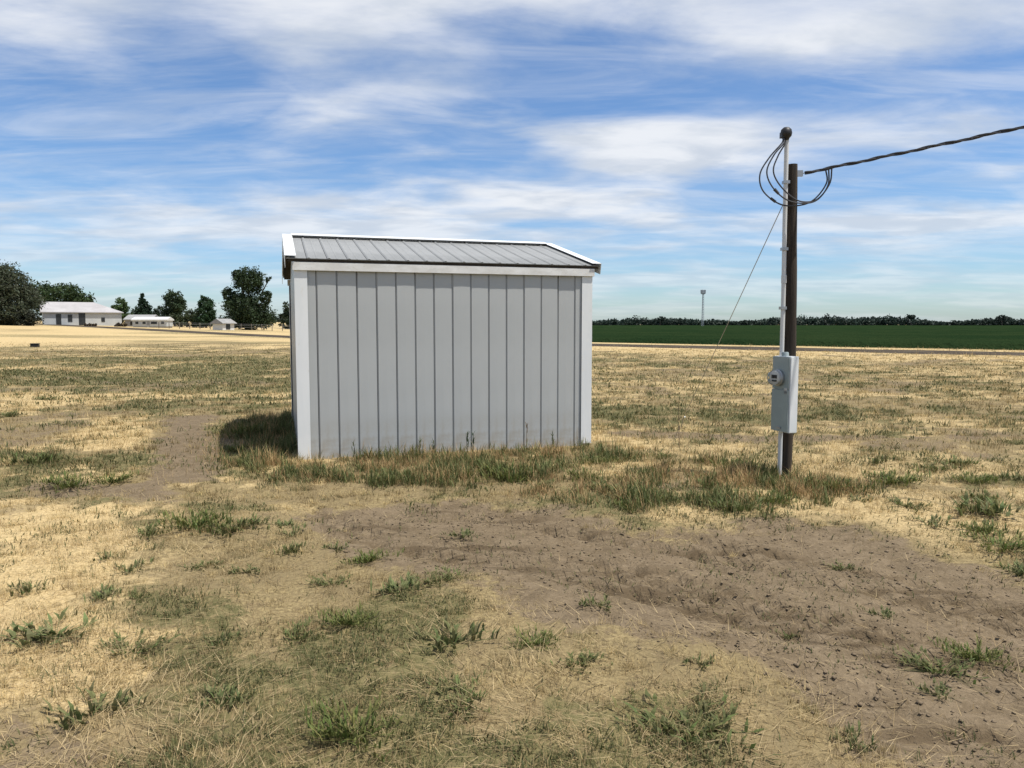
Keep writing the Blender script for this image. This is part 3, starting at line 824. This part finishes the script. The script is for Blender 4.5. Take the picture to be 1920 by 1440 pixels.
shrub('hedge_shrub', 'low shrub behind the mobile home', -71.2, 147, [(0,0,1.2,2.2,1.4,1.2), (2.4,0,1.1,1.8,1.4,1.1)], 3000, .22, (.034, .052, .024))
shrub('hedge_shrub', 'olive green shrub between the round tree and the egg shaped tree', -61.8, 143, [(0,0,1.7,1.8,1.5,1.6), (-1.6,0,1.4,1.6,1.4,1.2), (1.6,0,1.2,1.4,1.4,1.2)], 4200, .22, (.05, .066, .03))
shrub('hedge_shrub', 'low dark shrub between the big tree and the shed', -42.0, 148, [(0,0,1.1,2.4,1.4,1.2), (-2.2,0,1.0,1.8,1.4,1.0)], 3200, .22, (.03, .045, .022))
shrub('hedge_shrub', 'dark hedge shrub between the light green tree and the conifer', -77.2, 155, [(0,0,1.8,2.2,1.4,1.9), (1.8,0,1.5,1.7,1.3,1.6)], 3200, .22, (.03, .048, .022))
shrub('hedge_shrub', 'dark hedge shrub between the conifer and the round topped tree', -71.4, 154, [(0,0,2.1,2.5,1.4,2.2), (-1.8,0,1.7,1.8,1.3,1.7)], 3600, .22, (.028, .046, .022))
shrub('hedge_shrub', 'dark hedge shrub right beside the egg shaped tree', -54.2, 142, [(0,0,1.0,1.9,1.3,1.1), (1.8,0,.8,1.5,1.2,.9)], 3000, .22, (.03, .048, .022))
shrub('brush_pile', 'brown brush pile in front of the barn end', -71.6, 128, [(0,0,.25,.9,.6,.3), (-.8,0,.3,.7,.6,.3)], 700, .16, (.07, .05, .032))
shrub('brush_pile', 'brown brush pile in front of the dark grey outbuilding', -69.4, 132, [(0,0,.3,1.0,.7,.35), (1.0,0,.25,.7,.6,.3)], 700, .16, (.06, .046, .03))

# far wood along the horizon: one mass
def wood():
    Cs, Hs = [], []
    for k in range(900):
        a = -1.25 + 2.6*k/900 + rng.random()*.004
        D = 880 + 130*rng.random() + 60*math.sin(a*9)
        lo = float(fbm(np.array([a*11]), np.array([1.0]), 1.0, 4, 12)[0]); hh = 3.5 + 15*max(lo-.25, 0) + 2.5*rng.random()
        if rng.random() < .06: hh += 4.0
        Cs.append((math.tan(a)*D if abs(a) < 1.3 else 0, D)); Hs.append(hh)
    V = []; cc = []
    for (x, y), hh in zip(Cs, Hs):
        k = 150
        u = rng.normal(size=(k, 3)); u /= np.linalg.norm(u, axis=1)[:, None]
        c = np.array((x, y, hh*.44)) + u*np.array((6.5, 6.5, hh*.54))*(.35+.68*rng.random((k, 1)))
        a = rng.normal(size=(k, 3)); a /= np.linalg.norm(a, axis=1)[:, None]
        b = rng.normal(size=(k, 3)); b -= (a*b).sum(1)[:, None]*a; b /= np.linalg.norm(b, axis=1)[:, None]
        s = 1.3*(.6+.8*rng.random(k))[:, None]
        V.append(np.stack([c-a*s, c-b*s*.7, c+a*s, c+b*s*.7], 1).reshape(-1, 3))
        cl = np.array((.030, .046, .034))*(.7+.6*rng.random())*(.75+.5*rng.random((k, 1)))
        cc.append(np.repeat(cl, 4, 0))
    V = np.concatenate(V); return np_mesh('far_wood', V, np.arange(len(V)).reshape(-1, 4), np.concatenate(cc))
fw = link('far_wood', wood(), m_leaf); tag(fw, 'dark line of distant trees along the horizon', 'woodland', kind='stuff')
for (x, y, s, lb) in ((168, 850, 1.0, 'taller distant tree rising from the horizon wood beside the shed roof end'), (458, 860, .9, 'lone distant tree standing up above the far crop field'), (556, 850, 1.15, 'tallest distant clump of trees far behind the crop field')):
    tree('distant_tree', lb, x, y, [(0,0,8.5*s,3.6*s,3.6*s,3.4*s), (-4*s,0,6*s,4*s,4*s,3.5*s), (4*s,0,5.5*s,4*s,4*s,3.5*s)] if s != .9 else [(0,0,10.2,4.6,4,2.2)], 1500, .8, (.03, .046, .034), .5, 6)
# distant mast
tw = empty('radio_tower', (152.6, 600, 0)); tag(tw, 'distant slender lattice tower with a wider head above the horizon', 'tower')
mb = MB()
leg = [(-.9, -.55), (.9, -.55), (0, 1.0)]
for k, (x, y) in enumerate(leg):
    MB().tube([(x, y, -1), (x*.55, y*.55, 26)], .16, 6).build('leg', m_steel, tw)
for k in range(13):
    z0, z1 = k*2.0, (k+1)*2.0
    for j in range(3):
        a, b2 = leg[j], leg[(j+1) % 3]; f0 = 1-.45*z0/26; f1 = 1-.45*z1/26
        mb.tube([(a[0]*f0, a[1]*f0, z0), (b2[0]*f1, b2[1]*f1, z1)], .07, 4)
mb.build('bracing', m_steel, tw)
MB().lathe([(1.0, 25.6), (2.0, 26.0), (2.0, 26.3), (1.0, 26.4)], (0, 0, 0), 'Z', 14).build('platform', m_steel, tw)
for k in range(6):
    a = k*math.pi/3
    MB().box((1.7*math.cos(a)-.35, 1.7*math.sin(a)-.35, 26.4), (1.7*math.cos(a)+.35, 1.7*math.sin(a)+.35, 29.0)).build('antenna', m_steel, tw)

# ------------------------------------------------------------------ grass, straw and weeds
def in_shed(x, y, m=.05):
    a, b2 = shed_local(x, y); return (a > -m) & (a < SW+m) & (b2 > -m) & (b2 < SD+m)
def sample(n, y0, y1, half, pad):
    y = y0*(y1/y0)**rng.random(n)
    x = (rng.random(n)*2-1)*(half*y+pad)
    k = ~in_shed(x, y)
    return x[k], y[k]
def blades(x, y, z, h, w, yaw, lean, colors, curve=0.0, seg=1):
    """tapered blades; lean is the tip's horizontal reach as a share of h"""
    N = len(x)
    fx_, fy_ = np.cos(yaw), np.sin(yaw)
    sx_, sy_ = -fy_, fx_
    base = np.stack([x, y, z], -1)
    side = np.stack([sx_, sy_, np.zeros(N)], -1)
    fwd = np.stack([fx_, fy_, np.zeros(N)], -1)
    upv = np.array((0, 0, 1.0))
    rise = np.sqrt(np.clip(1-np.minimum(lean, .985)**2, .0, 1))
    tip = base + fwd*(h*lean)[:, None] + upv*(h*rise)[:, None]
    W_ = (w*.5)[:, None]
    if seg == 1:
        V = np.stack([base-side*W_, base+side*W_, tip], 1).reshape(-1, 3)
        return V, np.arange(3*N).reshape(-1, 3), np.repeat(colors, 3, 0)
    midp = base + fwd*(h*lean*.32)[:, None] + upv*(h*rise*.58)[:, None]
    V = np.stack([base-side*W_*.8, base+side*W_*.8, midp+side*W_, midp-side*W_, tip], 1).reshape(-1, 3)
    i0 = (np.arange(N)*5)[:, None]
    T = np.concatenate([i0+np.array((0, 1, 2)), i0+np.array((0, 2, 3)), i0+np.array((3, 2, 4))], 1).reshape(-1, 3)
    return V, T, np.repeat(colors, 5, 0)
def lerp(a, b, t): return np.array(a)*(1-t)[:, None] + np.array(b)*t[:, None]
def emit(name, label, cat, packs):
    V, T, C = [], [], []; o = 0
    for v, t, c in packs:
        V.append(v); T.append(t+o); C.append(c); o += len(v)
    ob = link(name, np_mesh(name, np.concatenate(V), np.concatenate(T), np.concatenate(C)), m_blade)
    tag(ob, label, cat, kind='stuff'); return ob
# short dry straw and stubble, matted
x, y = sample(620000, 1.6, 60, .95, 1.5)
d, g, bs, t = masks(x, y)
tuft = sstep(.40, .62, fbm(x, y, 5.0, 2, 131))
keep = rng.random(len(x)) < np.clip((.28 + .55*bs - .05*g)*(.35+.9*tuft)*(1-.86*d), .03, 1)
x, y, d, g, bs, t, tuft = (q[keep] for q in (x, y, d, g, bs, t, tuft))
z = height(x, y) - .004
n = len(x); u = rng.random(n)
sc_y = np.clip(y/6, .7, 6)
hh = (.03+.10*u**2)*np.clip(sc_y, .8, 1.7)*(.7+.5*tuft)
ww = (.0022+.0022*rng.random(n))*np.clip(sc_y, .8, 5)
ln = np.where(rng.random(n) < .60, .84+.14*rng.random(n), .15+.65*rng.random(n))
cA = lerp((.25, .175, .085), (.56, .43, .225), np.clip(.22+.55*bs+.6*(rng.random(n)-.4), 0, 1))
cA *= (.70+.45*rng.random((n, 1)))
emit('dry_straw', 'short matted straw coloured grass over the whole field', 'grass', [blades(x, y, z+.006*rng.random(n), hh, ww, rng.random(n)*6.283, ln, cA)])
x, y = sample(70000, 1.6, 11, .85, 1.2)
d, g, bs, t = masks(x, y)
keep = rng.random(len(x)) < np.clip(.25+.55*bs-.12*d, .06, 1)
x, y, bs, d = x[keep], y[keep], bs[keep], d[keep]; n = len(x)
cS = lerp((.30, .225, .115), (.62, .49, .28), np.clip(.3+.5*bs+.6*(rng.random(n)-.5), 0, 1))*(.75+.4*rng.random((n, 1)))
swirl = 6.283*fbm(x, y, .8, 2, 181)*1.6 + rng.normal(size=n)*.8
emit('dead_stems', 'matted dead grass stems lying flat on the near ground', 'grass', [blades(x, y, height(x, y)+.004+.012*rng.random(n), .05+.13*rng.random(n), .0022+.0018*rng.random(n), swirl, .965+.02*rng.random(n), cS)])
# small tufts of short dry and half green grass: fuzz with its own shade
nt_ = 34000
tx, ty = sample(nt_, 1.7, 48, .85, 1.2)
d, g, bs, t = masks(tx, ty)
k = rng.random(len(tx)) < np.clip(1.05-1.05*d, .02, 1)*(.35+.65*sstep(.38, .58, fbm(tx, ty, 2.2, 3, 171)))
tx, ty, d, g, bs = tx[k], ty[k], d[k], g[k], bs[k]
m = len(tx); per = 24
tone = np.where(rng.random(m) < .10+.78*g, 2, np.where(rng.random(m) < .35+.5*bs, 1, 0))
pal = np.array([(.235, .178, .085), (.45, .345, .165), (.115, .118, .045)])[tone]*(.75+.5*rng.random((m, 1)))
rad = (.02+.06*rng.random(m)**1.5)*np.clip(ty/7, .9, 3.5)
ht = (.025+.06*rng.random(m)**1.6)*np.clip(ty/6, .9, 1.5)
an = rng.random((m, per))*6.283; rr0 = rad[:, None]*np.sqrt(rng.random((m, per)))
x = (tx[:, None]+rr0*np.cos(an)*1.5).ravel(); y = (ty[:, None]+rr0*np.sin(an)).ravel(); n = len(x)
hh = np.repeat(ht, per)*(.4+.8*rng.random(n))
ww = (.0022+.0022*rng.random(n))*np.clip(y/5, .8, 5)
cc_ = np.repeat(pal, per, 0)*(.7+.6*rng.random((n, 1)))
ok = ~in_shed(x, y, .02)
emit('grass_tufts', 'small fuzzy tufts of short half dry grass', 'grass', [blades(x[ok], y[ok], height(x[ok], y[ok])-.004, hh[ok], ww[ok], (an.ravel()+rng.normal(size=n)*.9)[ok], (.2+.75*rng.random(n))[ok], cc_[ok])])
# low green weeds mixed through the field
x, y = sample(560000, 1.6, 60, .95, 1.5)
d, g, bs, t = masks(x, y)
cl = fbm(x, y, 3.2, 3, 141)*.6 + fbm(x, y, 9.0, 2, 145)*.4
keep = rng.random(len(x)) < np.clip(g*1.15*sstep(.44, .56, cl) + .05*(1-d)*sstep(.56, .64, cl), 0, 1)
x, y, d, g, bs, t = (q[keep] for q in (x, y, d, g, bs, t))
n = len(x); z = height(x, y)-.004
sc_y = np.clip(y/6, .7, 5)
hh = (.02+.045*rng.random(n)**1.5)*np.clip(sc_y, .8, 1.9); ww = (.004+.006*rng.random(n))*np.clip(sc_y, .7, 3.5)
cG = lerp((.055, .066, .022), (.145, .138, .055), rng.random(n))*(.7+.55*rng.random((n, 1)))
emit('field_weeds', 'low olive green weeds growing in patches through the dry grass', 'weeds', [blades(x, y, z+.02*rng.random(n)**2, hh, ww, rng.random(n)*6.283, .45+.52*rng.random(n), cG, seg=2)])
# taller grass along the shed front, beside it and round the pole
x = -5.5 + 10*rng.random(520000); y = 5.6 + 7.6*rng.random(520000)
k = ~in_shed(x, y, .012); x, y = x[k], y[k]
d, g, bs, t = masks(x, y)
cl = fbm(x, y, 2.6, 3, 151)*.55 + fbm(x, y, 8.0, 2, 153)*.45
keep = rng.random(len(x)) < np.clip(t*np.clip(.10+1.1*sstep(.42, .62, cl), 0, 1)*.8 + t*.35*np.exp(-np.clip(-shed_local(x, y)[1], 0, 9)/.10)*(np.abs(shed_local(x, y)[0]-SW/2) < SW/2+.1), 0, 1)
x, y, t, cl = x[keep], y[keep], t[keep], cl[keep]
n = len(x); z = height(x, y)-.01
sa, sb = shed_local(x, y)
edge = np.exp(-np.clip(-sb, 0, 9)/.22)*((sa > -.2) & (sa < SW+.2)) + np.exp(-np.clip(-sa, 0, 9)/.45)*((sb > -.1) & (sb < SD))
hh = (.03+.15*rng.random(n)**1.9)*(.55+1.1*sstep(.42, .66, cl)) + np.clip(edge, 0, 1)*(.17*rng.random(n)**1.6)
gn = sstep(.40, .58, fbm(x, y, 1.9, 3, 161)*.55+fbm(x, y, 7, 2, 167)*.45 + .14*np.clip(edge, 0, 1))
pick = rng.random(n) < np.clip(.20+.72*gn+.4*np.clip(edge, 0, 1), 0, .93)
cD = lerp((.26, .155, .07), (.52, .37, .18), rng.random(n)); cD *= (.75+.45*rng.random((n, 1)))
cG = lerp((.060, .078, .024), (.155, .165, .060), rng.random(n))*(.7+.55*rng.random((n, 1)))
cT = np.where(pick[:, None], cG, cD)
ww = np.where(pick, .005+.006*rng.random(n), .0026+.002*rng.random(n))
hh = np.where(pick, hh*.8, hh)
emit('tall_grass', 'taller mixed green and rusty dry grass along the shed and pole', 'grass', [blades(x, y, z, hh, ww, rng.random(n)*6.283, .15+.75*rng.random(n), cT, seg=2)])
# clods and crumbs in the bare dirt
nC = 6000
x = -2.2 + 6*rng.random(nC*6); y = 2.0 + 5*rng.random(nC*6)
d = masks(x, y)[0]
pr = d*(.30 + 1.0*np.exp(-(((x-1.15)/.6)**2+((y-3.5)/.35)**2)) + .5*np.exp(-(((x+.4)/.5)**2+((y-6.3)/.25)**2)))
k = rng.random(len(x)) < pr; x, y = x[k], y[k]; n = len(x)
oc = np.array([(1,0,0),(0,1,0),(-1,0,0),(0,-1,0),(0,0,1),(0,0,-1)], float)
of = np.array([(0,1,4),(1,2,4),(2,3,4),(3,0,4),(1,0,5),(2,1,5),(3,2,5),(0,3,5)])
s = (.003+.007*rng.random(n)**2+.013*rng.random(n)**10)
VV = oc[None]*s[:, None, None]*(.6+.7*rng.random((n, 6, 1))); VV[:, :, 2] *= .45
VV += np.stack([x, y, height(x, y)+s*.25], -1)[:, None, :]
TT = (of[None]+(np.arange(n)*6)[:, None, None]).reshape(-1, 3)
m_clod = worn('soil_clod', (.128, .094, .057), (.18, .134, .084), .95, 0, (8, 8, 8))
cd = link('dirt_clods', np_mesh('dirt_clods', VV.reshape(-1, 3), TT, None, True), m_clod); tag(cd, 'loose clods and crumbs scattered over the bare dirt', 'soil', kind='stuff')

# single weed clumps that stand out: one object each
def weed_mesh(seed, stems, per, reach, hgt, L, wd, base):
    """sprawling weed: thin stems that fan out low, small leaves along them"""
    r = np.random.default_rng(seed)
    X, Y, Z, YA = [], [], [], []
    for k in range(stems):
        a = r.random()*6.283; rr = reach*(.35+.65*r.random()); ht = hgt*(.4+.8*r.random())
        t = r.random(per)**.8
        bend = r.normal()*.8
        X.append(rr*t*np.cos(a+bend*t)); Y.append(rr*t*np.sin(a+bend*t)); Z.append(ht*np.sin(np.minimum(t*1.9, 2.2)))
        YA.append(a+bend*t+r.normal(size=per)*1.1)
    SV = []; ST = []
    X, Y, Z, YA = map(np.concatenate, (X, Y, Z, YA)); n = len(X)
    h = L*(.5+.8*r.random(n)); w = wd*(.6+.7*r.random(n))
    c = np.array(base)*(.65+.65*r.random((n, 1)))*(1+(r.random((n, 1))-.5)*np.array((.5, .1, .4)))
    v, t, cc = blades(X, Y, Z-.008, h, w, YA, np.clip(.35+.63*r.random(n), 0, .98), c, seg=2)
    # a thin stem carries every leaf from the root
    root = np.zeros((n, 3)); root[:, 2] = -.01; e = np.stack([X, Y, Z-.006], -1)
    sd = np.stack([-np.sin(YA), np.cos(YA), 0*YA], -1)*.0012
    sv_ = np.stack([root, e-sd, e+sd], 1).reshape(-1, 3)
    v = np.concatenate([v, sv_]); t = np.concatenate([t, np.arange(3*n).reshape(-1, 3)+len(v)-3*n]); cc = np.concatenate([cc, np.repeat(c*.9, 3, 0)])
    me = np_mesh('weed_clump', v, t, cc); me.materials.append(m_blade); return me
wm = [weed_mesh(1, 24, 9, .20, .030, .034, .008, (.125, .135, .048)), weed_mesh(2, 15, 8, .16, .022, .040, .011, (.145, .155, .062)),
      weed_mesh(3, 30, 10, .22, .045, .040, .006, (.125, .140, .040)), weed_mesh(4, 12, 7, .13, .024, .032, .008, (.135, .142, .056))]
WD = [(-2.36,4.23,1,1.2),(-2.2,4.28,0,.8),(-2.06,4.86,0,.9),(-2.53,4.8,3,1),(-1.74,4.75,3,1.3),(-.98,4.97,2,1.0),(-.44,4.6,0,1.1),(-.67,4.36,1,1.2),(-1.12,4.5,0,.8),
      (-.37,5.7,3,1.0),(2.23,4.97,3,1.2),(2.11,4.11,3,1.0),(.5,4.23,3,1.1),(-2.52,5.77,2,1.2),(-2.2,5.7,0,1.3),(-2.75,5.55,0,1.2),(-1.83,5.85,1,1.2),(-1.7,5.6,3,1.3),(-2.33,3.68,1,1.3),(-1.83,3.5,0,1.0),(-1.49,3.62,3,1.1),
      (-1.08,3.68,0,1.2),(-.85,3.85,2,.8),(-.3,3.6,3,1.2),(.1,3.56,2,.9),(.3,3.35,0,1.0),(1.49,3.88,3,1.0),(2.32,3.62,2,1.0),(2.05,3.45,0,1.1),(1.9,3.2,3,1.2),(.88,3.35,3,.9),
      (-1.55,5.1,0,.8),(-1.25,5.25,3,1.0),(-2.75,5.0,3,.9),(-2.9,4.4,3,.8),(-.2,3.0,0,1.2),(-1.2,2.95,1,1.0),(.7,2.8,0,1.0),(1.3,2.75,3,1.1),(-.6,2.7,2,.9),(-1.7,2.9,3,1.2),
      (1.78,8.82,2,1.0),(3.09,7.1,2,1.5),(3.35,7.25,0,1.3),(3.84,7.46,2,1.6),(4.3,6.7,0,1.5),(4.0,6.2,1,1.6),(3.7,5.7,3,1.6),(4.7,7.5,2,1.4),(2.48,8.16,2,1.2),(.98,8.48,2,1.2),(.31,7.22,0,1.4),(.75,7.6,2,1.3),(1.03,6.46,2,1.3),(1.3,6.75,0,1.2),(1.96,6.28,0,1.5),(2.3,6.5,2,1.2),(-1.2,7.7,0,1.3),(-2.4,8.0,2,1.1),(-3.5,9.3,2,1.6),(-3.75,10.6,2,1.8),(-3.6,11.6,0,2.2),
      (3.03,7.22,0,1.46),(3.14,6.66,3,1.43),(3.88,7.54,3,1.48),(4.72,8.16,0,1.51),(4.18,6.46,1,1.42),(3.37,5.93,3,1.40),(3.58,5.34,2,1.37),(4.17,8.48,3,1.52),(5.15,8.48,0,1.52),(5.17,7.59,3,1.48),(3.47,6.46,0,1.42),(3.61,5.70,2,1.39),(3.36,4.86,1,1.34),(1.78,8.48,3,1.52),(1.93,7.22,0,1.46),(1.03,7.10,0,1.46),(-0.05,7.59,2,1.48),(-2.94,8.48,3,1.52),(-2.42,7.59,3,1.48),(-4.34,7.22,2,1.46),(-4.05,7.46,2,1.47),(-5.51,8.48,0,1.52),(-8.77,12.98,0,1.75),(-9.83,15.75,0,1.89),(-5.05,13.79,3,1.79)]
LOOK = ['bushy olive green', 'broad leaved grey green', 'spreading fine leaved green', 'small sparse green']
for k, (x, y, i, s) in enumerate(WD):
    ax, ay = np.array([x]), np.array([y])
    dd = poly_sd(ax, ay, DIRT)[0]
    if poly_sd(ax, ay, TALL_L)[0] > -.4: pl = 'in the shade beside the shed'
    elif x < -3 and y > 6.9: pl = 'on the worn ground left of the shed'
    elif poly_sd(ax, ay, TALL)[0] > -.1: pl = 'in the taller grass between the shed and the pole'
    elif x > 2.9 and y > 5.5: pl = 'in the dry grass just past the pole'
    elif dd > .1: pl = 'alone on the bare brown dirt'
    elif dd > -.6: pl = 'at the ragged edge of the bare dirt'
    elif poly_sd(ax, ay, STRAW_A)[0] > -.35: pl = 'on the palest straw beside the path'
    else: pl = 'on short brown grass in front of the bare dirt'
    o = link('weed_clump', wm[i], None, None, (x, y, H1(x, y)), random.random()*6.28)
    q = s*(.85+.6*random.random()); o.scale = (q*(.9+.5*random.random()), q*(.7+.4*random.random()), q*(.7+.6*random.random()))
    lb = LOOK[i] + ' weed clump ' + pl
    tag(o, lb, 'weed', lb.replace('weed clump', 'weed clumps'))
# taller weed stalks against the wall, and one bare stem
def stalk_mesh(seed, h, leafy, base):
    r = np.random.default_rng(seed); mb = []
    n = leafy
    zz_ = r.random(n)**.8*h*.95
    v, t, c = blades(r.normal(size=n)*.006, r.normal(size=n)*.006, zz_, .05+.05*r.random(n), .006+.006*r.random(n), r.random(n)*6.283, .3+.5*r.random(n), np.array(base)*(.7+.6*r.random((n, 1))), seg=2)
    a = np.linspace(0, 2*np.pi, 5)[:4]; ring = np.stack([np.cos(a), np.sin(a), 0*a], -1)*.004
    sv_ = np.concatenate([ring, ring*.5+np.array((.02, .01, h))])
    st = np.array([(i, (i+1) % 4, 4+(i+1) % 4) for i in range(4)]+[(i, 4+(i+1) % 4, 4+i) for i in range(4)])
    V = np.concatenate([v, sv_]); T = np.concatenate([t, st+len(v)]); C = np.concatenate([c, np.tile(np.array(base)*.8, (8, 1))])
    me = np_mesh('weed_stalk', V, T, C); me.materials.append(m_blade); return me
sg = [stalk_mesh(11, .27, 26, (.055, .08, .04)), stalk_mesh(12, .20, 18, (.08, .10, .05)), stalk_mesh(13, .36, 8, (.16, .12, .075))]
for a, off, i, lb in ((1.42, -.10, 1, None), (1.58, -.13, 1, None), (2.02, -.10, 0, None), (2.08, -.14, 0, None), (2.80, -.09, 2, 'thin brown dry weed stalk standing against the shed wall'), (3.15, -.10, 1, None), (.62, -.12, 1, None)):
    c_, s_ = math.cos(SHED_YAW), math.sin(SHED_YAW)
    x = SHED_O[0] + a*c_ - off*s_; y = SHED_O[1] + a*s_ + off*c_
    o = link('weed_stalk', sg[i], None, None, (x, y, H1(x, y)-.02), random.random()*6)
    tag(o, lb or 'upright green weed stalk growing against the grey shed wall', 'weed', None if lb else 'green weed stalks against the shed wall')
o = link('dry_stem', stalk_mesh(15, .62, 8, (.14, .10, .07)), None, None, (2.16, 9.55, H1(2.16, 9.55)-.02), 2.9)
tag(o, 'bare brown dry stem standing between the shed and the pole', 'dry stem')
